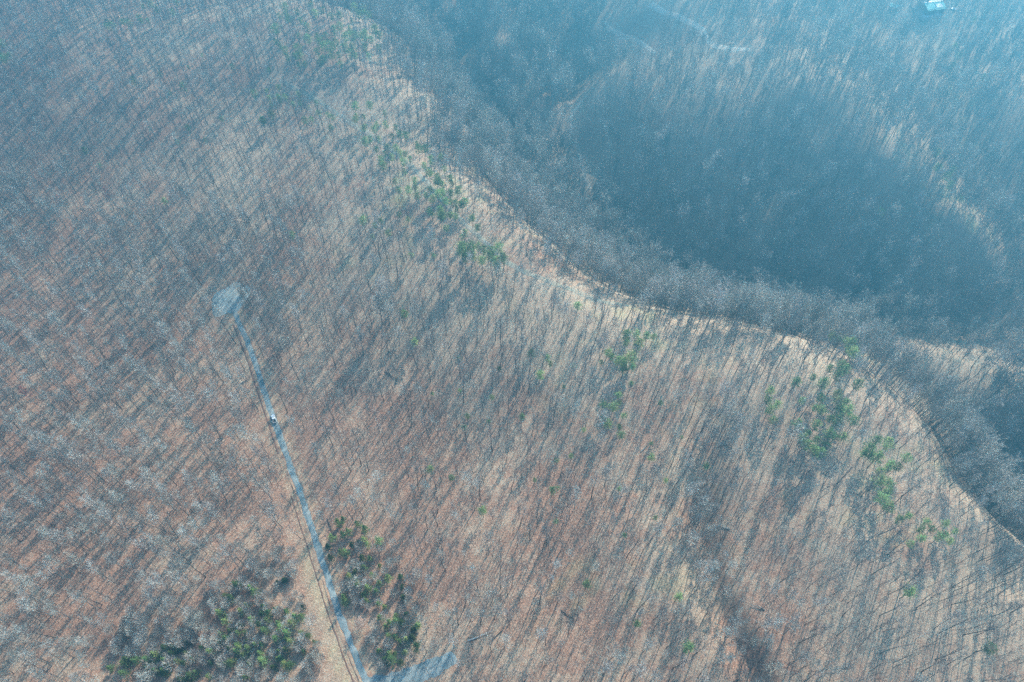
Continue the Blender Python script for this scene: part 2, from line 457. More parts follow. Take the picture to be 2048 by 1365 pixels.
# ------------------------------------------------------------------ ground sheet
nx, ny = len(GX), len(GY)
V = np.stack([_mx.ravel(), _my.ravel(), GZ.ravel()], 1)
I = np.arange(nx * ny).reshape(nx, ny)
Q = np.stack([I[:-1, :-1].ravel(), I[1:, :-1].ravel(), I[1:, 1:].ravel(), I[:-1, 1:].ravel()], 1)
me = bpy.data.meshes.new('ground')
me.vertices.add(len(V)); me.vertices.foreach_set('co', V.ravel())
me.loops.add(Q.size); me.loops.foreach_set('vertex_index', Q.ravel().astype(np.int32))
me.polygons.add(len(Q)); me.polygons.foreach_set('loop_start', np.arange(0, Q.size, 4, dtype=np.int32))
me.polygons.foreach_set('loop_total', np.full(len(Q), 4, dtype=np.int32))
me.update(calc_edges=True)
me.polygons.foreach_set('use_smooth', np.ones(len(Q), bool))
# what lies on the forest floor: russet oak litter, straw grass, moss
PX, PY, _dep = project(V[:, 0], V[:, 1], V[:, 2])
def blob(px, py, rx, ry): return np.exp(-(((PX - px) / rx) ** 2 + ((PY - py) / ry) ** 2))
n1 = vnoise(V[:, 0], V[:, 1], 45, 5); n2 = vnoise(V[:, 0], V[:, 1], 14, 6); n3 = vnoise(V[:, 0], V[:, 1], 110, 7)
rus = 0.36 + 0.5 * n1 + 0.35 * n2 + 0.3 * n3
rus += 0.30 * np.clip((250 - V[:, 1]) / 180, -0.4, 1) - 0.0012 * (V[:, 0] - 0)
rus += 0.25 * blob(700, 850, 250, 200) + 0.3 * blob(1020, 1100, 160, 120) - 0.5 * blob(1300, 620, 500, 120) - 0.4 * blob(1900, 1150, 300, 200) - 0.3 * blob(700, 300, 350, 150)
d_road = dist_to(ROAD, V[:, 0], V[:, 1])
straw = np.zeros(len(V))
strip = [ground_at(*p) for p in [(612,1105),(622,1150),(640,1200),(655,1250),(672,1310),(690,1365),(700,1410)]]
d_strip = dist_to(strip, V[:, 0], V[:, 1])
straw = np.clip(0.9 - d_strip / 4.2 + 0.5 * n2 + .3 * n1, 0, 1)
straw = np.maximum(straw, 0.6 * np.clip(1 - np.abs(d_road - 3.5) / 2.5, 0, 1))
moss = np.clip(0.5 * vnoise(V[:, 0], V[:, 1], 30, 8) + 0.6 * vnoise(V[:, 0], V[:, 1], 9, 9) - 0.15, 0, 1) * np.clip(blob(850, 400, 260, 180) + blob(1280, 720, 160, 160) + blob(1750, 950, 220, 200) + blob(1200, 1200, 200, 150) * .7 + blob(1880, 380, 120, 250) * 1.3, 0, 1)
ca = me.attributes.new('cover', 'FLOAT_COLOR', 'POINT')
cc = np.stack([np.clip(rus, 0, 1), np.clip(moss, 0, 1), np.clip(straw, 0, 1), np.ones(len(V))], 1)
ca.data.foreach_set('color', cc.ravel().astype(np.float32))
gm = bpy.data.materials.new('leaf_litter'); gm.use_nodes = True
t = gm.node_tree; b = t.nodes['Principled BSDF']; b.inputs['Roughness'].default_value = 0.95; b.inputs['Specular IOR Level'].default_value = 0.1
def N_(kind, **kw):
    n = t.nodes.new(kind)
    for k, v in kw.items(): setattr(n, k, v)
    return n
def noise_(scale, detail=5, rough=0.65):
    n = N_('ShaderNodeTexNoise'); n.inputs['Scale'].default_value = scale; n.inputs['Detail'].default_value = detail; n.inputs['Roughness'].default_value = rough
    t.links.new(geo.outputs['Position'], n.inputs['Vector']); return n
def ramp_(sock, a, bb, lo=0.0, hi=1.0):
    n = N_('ShaderNodeMapRange'); n.inputs[1].default_value = a; n.inputs[2].default_value = bb; n.inputs[3].default_value = lo; n.inputs[4].default_value = hi
    t.links.new(sock, n.inputs[0]); return n.outputs[0]
def mix_(f, a, c, blend='MIX'):
    n = N_('ShaderNodeMix', data_type='RGBA', blend_type=blend)
    for i, s in ((0, f), (6, a), (7, c)):
        if isinstance(s, (int, float)): n.inputs[i].default_value = s
        elif isinstance(s, tuple): n.inputs[i].default_value = (*s, 1)
        else: t.links.new(s, n.inputs[i])
    return n.outputs[2]
def math_(op, a, c):
    n = N_('ShaderNodeMath', operation=op)
    for i, s in enumerate((a, c)):
        if isinstance(s, (int, float)): n.inputs[i].default_value = s
        else: t.links.new(s, n.inputs[i])
    return n.outputs[0]
geo = N_('ShaderNodeNewGeometry')
at = N_('ShaderNodeAttribute', attribute_name='cover'); sep = N_('ShaderNodeSeparateColor'); t.links.new(at.outputs['Color'], sep.inputs[0])
f1 = noise_(0.25); f2 = noise_(1.3, 4, .7); f3 = noise_(0.07, 4)
russet = ramp_(math_('ADD', sep.outputs[0], ramp_(f1.outputs[0], .3, .7, -.45, .45)), 0.1, 0.9)
tan = mix_(ramp_(f3.outputs[0], .35, .65), (0.41, 0.30, 0.22), (0.46, 0.345, 0.25))
red = mix_(ramp_(f2.outputs[0], .3, .7), (0.26, 0.14, 0.10), (0.43, 0.26, 0.18))
c = mix_(russet, tan, red)
c = mix_(math_('MULTIPLY', sep.outputs[2], ramp_(f1.outputs[0], .35, .6, .55, 1)), c, (0.47, 0.38, 0.24))
c = mix_(math_('MULTIPLY', sep.outputs[1], .75), c, (0.30, 0.34, 0.14))
c = mix_(1.0, c, ramp_(f2.outputs[0], .3, .72, .62, 1.3), 'MULTIPLY')
# pale stones and bleached leaves
st = noise_(2.2, 2, .5)
c = mix_(ramp_(st.outputs[0], .70, .74, 0, .55), c, (0.62, 0.56, 0.50))
t.links.new(c, b.inputs['Base Color'])
bp = N_('ShaderNodeBump'); bp.inputs['Strength'].default_value = 0.6; bp.inputs['Distance'].default_value = 0.5
t.links.new(f2.outputs[0], bp.inputs['Height']); t.links.new(bp.outputs[0], b.inputs['Normal'])
me.materials.append(gm)
ground = link('ground', me); tag(ground, kind='structure')

# ------------------------------------------------------------------ road, turnaround, tracks: sheets laid on the ground
def ribbon(name, path, width, m, lift=0.12, rag=0.25, seed=1):
    p = np.array([[a[0], a[1]] for a in path])
    # Catmull-Rom resample
    out = []
    for i in range(len(p) - 1):
        p0 = p[max(i - 1, 0)]; p1 = p[i]; p2 = p[i + 1]; p3 = p[min(i + 2, len(p) - 1)]
        n = max(2, int(np.linalg.norm(p2 - p1) / 1.2))
        for k in range(n):
            u = k / n
            out.append(0.5 * ((2 * p1) + (-p0 + p2) * u + (2 * p0 - 5 * p1 + 4 * p2 - p3) * u * u + (-p0 + 3 * p1 - 3 * p2 + p3) * u ** 3))
    out.append(p[-1]); out = np.array(out)
    r = random.Random(seed); V = []; Fc = []
    cols = 5; wl = wr = 0
    for i, q in enumerate(out):
        d = out[min(i + 1, len(out) - 1)] - out[max(i - 1, 0)]; d /= np.linalg.norm(d) + 1e-9
        nrm = np.array([-d[1], d[0]])
        wl = 0.6 * wl + r.uniform(-rag, rag); wr = 0.6 * wr + r.uniform(-rag, rag)
        w = width[i * (len(width) - 1) // max(1, len(out) - 1)] if isinstance(width, list) else width
        for k in range(cols):
            u = k / (cols - 1) * 2 - 1
            s = u * w / 2 + (wl if k == 0 else 0) + (wr if k == cols - 1 else 0)
            x, y = q + nrm * s
            V.append((x, y, float(hgt(x, y)) + lift - (0.1 if k in (0, cols - 1) else 0)))
    for i in range(len(out) - 1):
        for k in range(cols - 1):
            a = i * cols + k; Fc.append((a, a + 1, a + cols + 1, a + cols))
    o = link(name, mesh_of(name, [(V, Fc, 0)], [m])); tag(o, kind='structure')
    for pl in o.data.polygons: pl.use_smooth = True
    return o

def ground_mat(name, a, c, sc=0.5, c3=None):
    global t, geo
    m = bpy.data.materials.new(name); m.use_nodes = True; t = m.node_tree
    geo = N_('ShaderNodeNewGeometry')
    x = mix_(ramp_(noise_(sc).outputs[0], .35, .65), a, c)
    if c3: x = mix_(ramp_(noise_(sc * .3, 3).outputs[0], .5, .62), x, c3)
    x = mix_(1.0, x, ramp_(noise_(2.5, 3, .7).outputs[0], .3, .7, .75, 1.2), 'MULTIPLY')
    b = t.nodes['Principled BSDF']; b.inputs['Roughness'].default_value = .9; b.inputs['Specular IOR Level'].default_value = .15
    t.links.new(x, b.inputs['Base Color']); return m

gravel = ground_mat('blue_grey_gravel', (0.11, 0.16, 0.18), (0.33, 0.36, 0.35), 0.22)  # sunlit stretches put into the colour as whitish noise patches
gravel_pad = ground_mat('pale_gravel', (0.22, 0.29, 0.30), (0.40, 0.41, 0.38), 0.16, (0.54, 0.47, 0.37))
earth = ground_mat('bare_earth_track', (0.50, 0.41, 0.32), (0.62, 0.52, 0.42), 0.5)
ditch = ground_mat('dark_ditch', (0.16, 0.09, 0.07), (0.22, 0.13, 0.10), 0.5)
lane = ground_mat('leafy_lane', (0.36, 0.30, 0.24), (0.30, 0.29, 0.22), 0.3)

verge = ground_mat('brown_verge', (0.30, 0.17, 0.12), (0.44, 0.32, 0.22), 0.4)
ribbon('road', ROAD, 3.0, gravel, lift=0.18, rag=.3)

ribbon('side_road', SPUR, [3.4, 3.6, 5, 7, 8, 8, 6, 3], gravel, lift=0.13, rag=.5)
def shift(path, off):
    p = np.array([[a[0], a[1]] for a in path]); out = []
    for i in range(len(p)):
        d = p[min(i + 1, len(p) - 1)] - p[max(i - 1, 0)]; d /= np.linalg.norm(d)
        out.append(p[i] + np.array([-d[1], d[0]]) * off)
    return out
ribbon('verge_path', shift(ROAD[2:], 2.3), 2.0, verge, lift=0.1, rag=.45, seed=5)
ribbon('verge_path', shift(ROAD[2:], -2.3), 1.8, verge, lift=0.1, rag=.45, seed=6)
ribbon('ditch_path', shift(ROAD[2:11], -3.5), 0.9, ditch, lift=0.13, rag=.2)
ribbon('ditch_track', shift(ROAD[12:], -4.6), 0.6, ditch, lift=0.13, rag=.2)
# turnaround: irregular disc
cx, cy = ground_at(460, 598)[:2]
Vt = [(cx, cy, float(hgt(cx, cy)) + .2)]; Ft = []
for ring in (0.33, 0.66, 1.0):
    for k in range(28):
        a = 2 * math.pi * k / 28
        rad = ring * (12.0 + 2.2 * math.sin(2 * a + 1) + 1.1 * math.sin(5 * a))
        x = cx + rad * math.cos(a) * 0.85; y = cy + rad * math.sin(a) * 1.1
        Vt.append((x, y, float(hgt(x, y)) + (.2 if ring < 1 else .05)))
for k in range(28):
    Ft.append((0, 1 + k, 1 + (k + 1) % 28))
    for q in range(2):
        a = 1 + q * 28; Ft.append((a + k, a + 28 + k, a + 28 + (k + 1) % 28, a + (k + 1) % 28))
o = link('turnaround_road', mesh_of('turnaround', [(Vt, Ft, 0)], [gravel_pad])); tag(o, kind='structure')
TRACKS = [
 ('dirt_track', [(1300,10),(1318,20),(1340,30),(1362,38),(1385,48),(1402,60),(1412,75),(1425,88),(1445,96),(1470,100),(1500,101)], 5.0, earth),
 ('forest_track', [(1205,42),(1222,60),(1245,72),(1268,80),(1290,92),(1310,108)], 3.2, earth),
 ('valley_track', [(1165,200),(1150,222),(1140,245),(1150,280),(1158,310),(1168,345),(1180,380)], 3.0, earth),
 ('ridge_lane', [(560,160),(640,205),(705,250),(770,292),(820,330),(870,385),(920,440),(975,490),(1030,535),(1100,565),(1190,600),(1260,612)], 3.4, lane),
]
TRACK_PTS = []
for nm, px, w, m in TRACKS:
    pts = [ground_at(*p) for p in px]; TRACK_PTS.append((pts, w))
    ribbon(nm, pts, w, m, lift=.14, rag=.35)

# ------------------------------------------------------------------ planting
rnd = random.Random(11)
def g3(px, py):
    p = ground_at(px, py); return float(p[0]), float(p[1])
def base_for_crown(px, py, h):
    """foot of a tree whose crown (at about h above the ground) is seen at px, py"""
    p = ground_at(px, py); d = ray(px, py)
    q = p - d * (h / -d[2]) 
    return float(q[0]), float(q[1])

ITEMS = []     # (proto, x, y, rot, scale, name, cat, label, group)
def put(pr, x, y, s, name, cat, label, group):
    ITEMS.append(dict(p=pr, x=x, y=y, r=rnd.uniform(0, 6.28), s=s, name=name, cat=cat, label=label, group=group))

ORD = 'first second third fourth fifth sixth seventh eighth ninth tenth eleventh twelfth thirteenth fourteenth fifteenth sixteenth seventeenth eighteenth nineteenth twentieth'.split()
TENS = {20: 'twenty', 30: 'thirty', 40: 'forty', 50: 'fifty', 60: 'sixty', 70: 'seventy', 80: 'eighty', 90: 'ninety'}
def ordinal(n):
    if n <= 20: return ORD[n - 1]
    tn = n // 10 * 10
    return TENS[tn][:-1] + 'ieth' if n == tn else TENS[tn] + '-' + ORD[n - tn - 1]

# single pines, each with its own description
LONE = [
 (1825,1183,1.1,'round dark green pine alone on pale slope near the lower right corner'),
 (1972,1296,1.0,'leaning green pine closest to the lower right corner'),
 (966,1022,.8,'small bright green pine on russet leaves in the lower middle'),
 (1105,980,.75,'small vivid green pine right of and above the one on russet leaves'),
 (1375,1297,.95,'grey-green pine at the left edge of the lower right ravine'),
 (1173,1170,.7,'small yellow-green pine in the lower middle slope'),
 (1355,1195,.7,'small grey-green pine just above the one at the ravine edge'),
 (1302,914,.7,'small light green pine uphill of the ravine head'),
 (860,940,.8,'faint yellow-green pine between the pickup and the lower middle slope'),
 (935,832,.6,'tiny bright green pine midway between the pickup and the central pines'),
 (1060,704,.8,'compact dark green pine in the very centre of the picture'),
 (1095,714,.65,'lighter green pine just right of the compact central one'),
 (1080,746,.9,'wide green pine just below the compact central one'),
 (828,684,.8,'dark green pine on open slope between turnaround and picture centre'),
 (806,628,.9,'broad dull green pine above the one left of centre'),
 (725,437,1.1,'large round green pine standing apart left of the crest pines'),
 (583,467,.8,'small green pine uphill and right of the gravel turnaround'),
 (329,402,.75,'vivid green pine alone on the upper left slope'),
 (165,297,.85,'green pine alone by the left edge near the top'),
 (365,170,1.0,'compact dark green pine alone high on the upper left ridge'),
 (267,160,.9,'flat-topped green pine left of the compact one on the upper left ridge'),
 (198,330,.6,'small dull green pine between the lone pines of the left side'),
 (507,185,1.0,'round green pine at the upper left end of the ridge lane'),
 (523,242,1.0,'dark green pine below the round one by the ridge lane'),
 (542,230,1.0,'spreading green pine touching the dark one by the ridge lane'),
 (612,245,.85,'small green pine right of the touching pair by the ridge lane'),
 (1155,612,.8,'bright green pine just left of the crest edge above centre'),
 (1781,383,1.1,'bright yellow-green pine on the far hill facing the dark slope'),
 (1275,1248,.6,'small green pine low on the slope left of the ravine'),
 (1043,835,.6,'small grey-green pine below the central pines'),
 (1143,914,.5,'tiny green pine below and right of the central pines'),
 (758,1083,.8,'bright green pine right of the road beyond the young wood'),
]
for px, py, s, lab in LONE:
    x, y = base_for_crown(px, py, 11 * s)
    put('P%d' % rnd.choice((0, 2, 3)), x, y, s, 'pine_tree', 'pine', lab, None)

def scatter_poly(n, cx, cy, rx, ry, rot=0, mind=9, tries=4000):
    out = []
    for _ in range(tries):
        if len(out) >= n: break
        a = rnd.uniform(0, 6.28); q = math.sqrt(rnd.random())
        u, v = q * math.cos(a) * rx, q * math.sin(a) * ry
        px = cx + u * math.cos(rot) - v * math.sin(rot); py = cy + u * math.sin(rot) + v * math.cos(rot)
        if all((px - o[0]) ** 2 + (py - o[1]) ** 2 > mind * mind for o in out): out.append((px, py))
    return out
# stands of pines: (count, ellipse, tilt, spacing, scale, words)
STANDS = [
 (64, 650, 70, 115, 66, 0.1, 10, 1.05, 'crowded pine stand high on the upper left ridge'),
 (10, 320, 25, 50, 28, 0, 11, .9, 'loose row at top edge left of crowded stand'),
 (5, 232, 48, 30, 10, 0, 9, .9, 'small row of pines near the top left corner'),
 (5, 12, 108, 16, 22, 0, 9, .9, 'pines on the left edge below the corner'),
 (60, 815, 325, 160, 50, .82, 11, .85, 'scattered pines along the ridge crest lane'),
 (16, 600, 210, 110, 22, .5, 12, .8, 'few pines along the upper part of the lane'),
 (18, 900, 420, 80, 40, 1.0, 11, .8, 'pines midway down the crest lane'),
 (14, 962, 512, 50, 22, .2, 9, 1.1, 'tight clump at the lower end of crest lane'),
 (9, 800, 470, 90, 50, .5, 14, .65, 'sparse small pines below the crest lane'),
 (14, 1262, 700, 62, 35, -.2, 11, .9, 'pine group below the slope edge right of centre'),
 (9, 1240, 815, 38, 70, 0, 13, .75, 'straggling pines under the right of centre group'),
 (38, 1648, 800, 70, 108, .15, 12, 1.0, 'dark pine clump on the right spur'),
 (5, 1545, 820, 15, 45, 0, 14, 1.0, 'pines left of the dark spur clump'),
 (16, 1775, 945, 42, 85, -.3, 11, 1.0, 'pine string below the dark spur clump'),
 (12, 1850, 1065, 70, 45, .5, 16, .8, 'sparse pines above the lower right corner'),
 (8, 1880, 330, 20, 95, -.5, 12, .9, 'pale pines on the crest of the far hill'),
 (5, 1700, 70, 40, 50, 0, 12, .9, 'far hill pines left of the house'),
 (6, 1960, 100, 60, 70, .3, 16, .9, 'far hill pines right of the house'),
 (26, 1130, 880, 300, 190, .3, 40, .5, 'tiny pines scattered over the middle slope'),
 (14, 420, 200, 140, 110, 0, 30, .65, 'small pines scattered over the upper left'),
 (4, 1120, 90, 30, 25, 0, 12, .9, 'pale pines on the shaded valley head'),
]
for n, cx, cy, rx, ry, rot, md, sc, words in STANDS:
    pts = sorted(scatter_poly(n, cx, cy, rx, ry, rot, md), key=lambda p: p[1])
    for i, (px, py) in enumerate(pts):
        s = sc * rnd.uniform(.7, 1.15)
        x, y = base_for_crown(px, py, 11 * s)
        put('P%d' % rnd.randrange(4), x, y, s, 'pine_tree', 'pine', '%s green pine from top in the %s' % (ordinal(i + 1), words) if i else 'topmost green pine in the ' + words, words)

# young wood on both sides of the lower road
keep = []
def near_road(x, y, d=3.2):
    return float(dist_to(ROAD, np.array([x]), np.array([y]))[0]) < d or float(dist_to(SPUR, np.array([x]), np.array([y]))[0]) < d + 1
YOUNG = [
 (46, 540, 1245, 110, 92, .2, 'Y', .95, 'young pine wood left of the lower road'),
 (34, 440, 1322, 150, 45, 0, 'Y', .9, 'young pine wood at the bottom edge'),
 (12, 285, 1335, 65, 30, 0, 'Y', 1.15, 'young pine wood beside the lower left corner'),
 (16, 700, 1085, 55, 50, .5, 'Y', 1.0, 'young pine wood right of the road bend'),
 (24, 755, 1195, 75, 62, .6, 'Y', .95, 'young pine wood around the pinkish beech'),
 (20, 800, 1292, 50, 58, 0, 'Y', 1.0, 'young pine wood above the road fork'),
 (84, 515, 1258, 150, 98, .2, 'T', .9, 'pale young trees left of the lower road'),
 (46, 330, 1280, 110, 74, .2, 'T', 1.05, 'pale young trees above the lower left corner'),
 (60, 750, 1210, 95, 130, .2, 'T', .95, 'pale young trees right of the lower road'),
 (14, 555, 1130, 55, 32, 0, 'T', 1.0, 'pale young trees where the straw strip begins'),
]
for n, cx, cy, rx, ry, rot, kind, sc, words in YOUNG:
    pts = sorted(scatter_poly(int(n * 1.15), cx, cy, rx, ry, rot, 11), key=lambda p: p[1]); i = 0
    for px, py in pts:
        x, y = base_for_crown(px, py, 4)
        if near_road(x, y, 4.2) or float(dist_to(strip, np.array([x]), np.array([y]))[0]) < 5: continue
        if (px - 720) ** 2 + (py - 1247) ** 2 < 700: continue
        s = sc * rnd.uniform(.75, 1.2); i += 1
        put('%s%d' % (kind, rnd.randrange(3)), x, y, s, 'young_pine' if kind == 'Y' else 'young_tree', 'young pine' if kind == 'Y' else 'young tree',
            '%s tree from top in the %s' % (ordinal(i), words) if i > 1 else 'topmost tree in the ' + words, words)

SPECIAL = [
 ('L0', 720, 1247, 5, 1.0, 'beech_tree', 'beech', 'round pinkish beech holding dry leaves right of the lower road'),
 ('R0', 52, 790, 12, 1.0, 'red_budded_tree', 'maple', 'pinkish red budded tree on the left edge level with the pickup'),
 ('R0', 215, 390, 12, .9, 'red_budded_tree', 'maple', 'coral red budded tree on the upper left slope'),
 ('R0', 120, 405, 12, .9, 'red_budded_tree', 'maple', 'coral red budded tree left of the other on the upper left slope'),
 ('R0', 138, 888, 12, .6, 'red_budded_tree', 'maple', 'small pinkish tree between the left edge and the road'),
 ('R0', 1150, 460, 12, .75, 'red_budded_tree', 'maple', 'small russet tree at the foot of the dark slope'),
 ('D0', 1000, 318, 16, 1.0, 'white_barked_tree', 'sycamore', 'bright white barked tree at the crest edge by the dark gully'),
 ('D0', 1050, 385, 16, .8, 'white_barked_tree', 'sycamore', 'white limbed tree below the bright one at the crest edge'),
 ('D0', 1737, 640, 17, 1.0, 'white_barked_tree', 'sycamore', 'broad white limbed tree on the valley floor at right'),
 ('D1', 1065, 405, 15, .8, 'white_barked_tree', 'sycamore', 'small white limbed tree beside the crest edge above the valley'),
 ('D1', 886, 138, 15, 1.0, 'white_barked_tree', 'sycamore', 'white limbed tree on the left bank of the upper valley'),
 ('D1', 283, 1064, 14, .8, 'white_barked_tree', 'dead tree', 'bare white forked tree among grey ones in the lower left'),
 ('D1', 235, 830, 14, .9, 'white_barked_tree', 'dead tree', 'white branched tree between the left edge and the pickup'),
 ('D1', 905, 1285, 14, .8, 'white_barked_tree', 'dead tree', 'white crooked tree right of the road fork'),
 ('D1', 915, 1330, 14, .6, 'white_barked_tree', 'dead tree', 'small white tree at the bottom edge right of the fork'),
 ('D1', 390, 690, 14, .9, 'white_barked_tree', 'dead tree', 'white branched tree just below the gravel turnaround'),
 ('D1', 1590, 1240, 14, .8, 'white_barked_tree', 'dead tree', 'pale fan shaped tree in the lower right ravine'),
 ('D1', 1850, 1270, 13, .6, 'white_barked_tree', 'dead tree', 'small pale snag on the lower right slope'),
 ('D1', 60, 1000, 14, .9, 'white_barked_tree', 'dead tree', 'white branched tree on the left edge above the corner'),
]
for pr, px, py, h, s, nm, cat, lab in SPECIAL:
    x, y = base_for_crown(px, py, h * s)
    put(pr, x, y, s, nm, cat, lab, None)

TX, TY = g3(548, 840)
# the leafless forest
bx0, bx1, by0, by1 = -700, 680, -50, 880
def forest():
    pts = []
    step = 4.3
    gx = np.arange(bx0, bx1, step); gy = np.arange(by0, by1, step)
    X, Y = np.meshgrid(gx, gy, indexing='ij')
    rg = np.random.default_rng(3)
    X = (X + rg.uniform(-.48, .48, X.shape) * step).ravel(); Y = (Y + rg.uniform(-.48, .48, Y.shape) * step).ravel()
    Z = hgt(X, Y); px, py, dep = project(X, Y, Z)
    ok = (dep > 50) & (px > -260) & (px < 2308) & (py > -260) & (py < 1560)
    X, Y, Z, px, py = X[ok], Y[ok], Z[ok], px[ok], py[ok]
    u = rg.random(len(X)); u2 = rg.random(len(X))
    dr = dist_to(ROAD, X, Y); ds = dist_to(SPUR, X, Y); dst = dist_to(strip, X, Y)
    keepm = (dr > 3.6) & (ds > 4.5) & (dst > 5) & (np.hypot(X - cx, Y - cy) > 14)
    keepm &= ~((np.abs(X - cx) < 12) & (Y < cy) & (Y > cy - 22)) & ~((np.hypot(X - TX, Y - TY + 5) < 9))
    keepm &= ~((dr < 6.5) & (u2 < .6))
    ax_ = (X - cx) * S.x + (Y - cy) * S.y; ax_ = ax_ / math.cos(SUN_EL); lat = np.abs((X - cx) * S.y - (Y - cy) * S.x) / math.cos(SUN_EL)
    keepm &= ~((ax_ > 0) & (ax_ < 34) & (lat < 11) & (u < .55))
    for pts_, w in TRACK_PTS[:3]: keepm &= ~((dist_to(pts_, X - S.x * 14, Y - S.y * 14) < 9) & (u < .65))
    for pts_, w in TRACK_PTS[:2]: keepm &= ~((dist_to(pts_, X, Y + 13) < 12) & (u2 < .6))
    for pts_, w in TRACK_PTS: keepm &= dist_to(pts_, X, Y) > w * 0.5 + 4.2
    clump = vnoise(X, Y, 26, 12)
    # valley and steep banks: closed canopy; crest: open
    beyond = (Z < -22) & (Y > 250 - 0.15 * X) & (px > 700)
    hill = (px > 1150) & (py < 590) & ~beyond & (Y > 300)
    slopeband = (Z < 12) & (Z >= -22) & (px > 760) & ~hill & (Y > 225 - .12 * X) & (py > 0)
    hollow = ((px > 1800) & (py > 820) & (Z < 2) & (py < 1080))
    left = (px < 620) & (py > 380)
    farl = (py < 230) & (px < 480)
    young = (((px - 530) / 150) ** 2 + ((py - 1260) / 120) ** 2 < 1) | (((px - 750) / 95) ** 2 + ((py - 1200) / 150) ** 2 < 1) | (((px - 330) / 130) ** 2 + ((py - 1310) / 70) ** 2 < 1)
    ravine = seg_dist(CUTS[0][0], X, Y) < 13
    e_ = 4.0; face = -((hgt(X + e_, Y) - hgt(X - e_, Y)) * S.x + (hgt(X, Y + e_) - hgt(X, Y - e_)) * S.y) / (2 * e_)
    rim = (face > .10) & (Y > 60)
    prob = np.full(len(X), 0.74) + 0.35 * clump
    prob[left] = 0.70 + 0.3 * clump[left]
    prob[beyond | hollow] = 0.28
    prob[hill] = .62 + .25 * clump[hill]
    prob[rim] = .92
    prob[farl] = .55
    prob[(px > 150) & (px < 760) & (py > 40) & (py < 430) & ~beyond] *= .82
    prob[slopeband] = .8
    rslope = beyond & (px > 1720) & (py > 655)
    beyond = beyond & ~rslope; prob[rslope] = .85
    beyond = beyond | (slopeband & (u2 < .6))
    prob[ravine] = .85
    prob[young] = .12
    keepm &= u < prob
    keepm &= (np.hypot(X - hx, Y - hy) > 18) & ~((np.abs(X - hx + 4) < 14) & (Y < hy) & (Y > hy - 40))
    keepm &= (np.hypot(X - sx - 5, Y - sy - 9) > 16) & ~((np.abs(X - sx) < 6) & (Y < sy) & (Y > sy - 26))
    out = []
    for i in np.nonzero(keepm)[0]:
        if beyond[i] or hollow[i]: k = 'C%d' % rg.integers(5) if u2[i] < .8 else 'B%d' % rg.integers(5)
        elif hill[i] and rim[i]: k = 'B%d' % rg.integers(5) if u2[i] < .75 else 'A%d' % rg.integers(6)
        elif hill[i]: k = ('A%d' % rg.integers(6)) if u2[i] < .3 else ('B%d' % rg.integers(5)) if u2[i] < .65 else ('C%d' % rg.integers(5)) if u2[i] < .75 else ('S%d' % rg.integers(4))
        elif left[i] or farl[i] or ravine[i] or young[i]: k = 'B%d' % rg.integers(5) if u2[i] < .5 else 'S%d' % rg.integers(4) if u2[i] < .8 else 'A%d' % rg.integers(6)
        else: k = 'A%d' % rg.integers(6) if u2[i] < .34 else 'B%d' % rg.integers(5) if u2[i] < (.66 if rim[i] else .45) else 'S%d' % rg.integers(4)
        out.append((k, float(X[i]), float(Y[i]), float(rg.uniform(0, 6.28)), float((rg.uniform(.55, 1.22) if k[0] != 'C' else rg.uniform(.7, 1.25))), float(px[i]), float(py[i])))
    return out

# ------------------------------------------------------------------ house, shed and small things on the far hill; pickup on the road
def box(g, x0, x1, y0, y1, z0, z1):
    g.add([(x0, y0, z0), (x1, y0, z0), (x1, y1, z0), (x0, y1, z0), (x0, y0, z1), (x1, y0, z1), (x1, y1, z1), (x0, y1, z1)],
          [(0, 3, 2, 1), (4, 5, 6, 7), (0, 1, 5, 4), (1, 2, 6, 5), (2, 3, 7, 6), (3, 0, 4, 7)])

def part(name, g, m, parent, bevel=0.0):
    o = link(name, mesh_of(name, [(g.v, g.f, 0)], [m]), parent)
    if bevel:
        bv = o.modifiers.new('b', 'BEVEL'); bv.width = bevel; bv.segments = 2; bv.limit_method = 'ANGLE'
    return o
def boxpart(name, dims, m, parent, bevel=0.0):
    g = Geo(); box(g, *dims); return part(name, g, m, parent, bevel)

hx, hy = [float(v) for v in ground_at(1860, 21)[:2]]
sx, sy = [float(v) for v in ground_at(1786, 18)[:2]]
teal = mat('teal_metal_roof', (0.05, 0.32, 0.30), rough=.35, spec=.5, noise=(0.4, .12))
cream = mat('roof_sun_glare', (0.85, 0.80, 0.68), rough=.4)  # sun glare on the metal roof, put into the base colour
wallm = mat('brown_timber_wall', (0.16, 0.13, 0.12), noise=(1.5, .25))
white = mat('white_painted', (0.82, 0.82, 0.80), rough=.5)
glassm = mat('window_glass', (0.05, 0.07, 0.09), rough=.08, spec=.8)
deckm = mat('grey_decking', (0.35, 0.38, 0.40), noise=(2, .2))

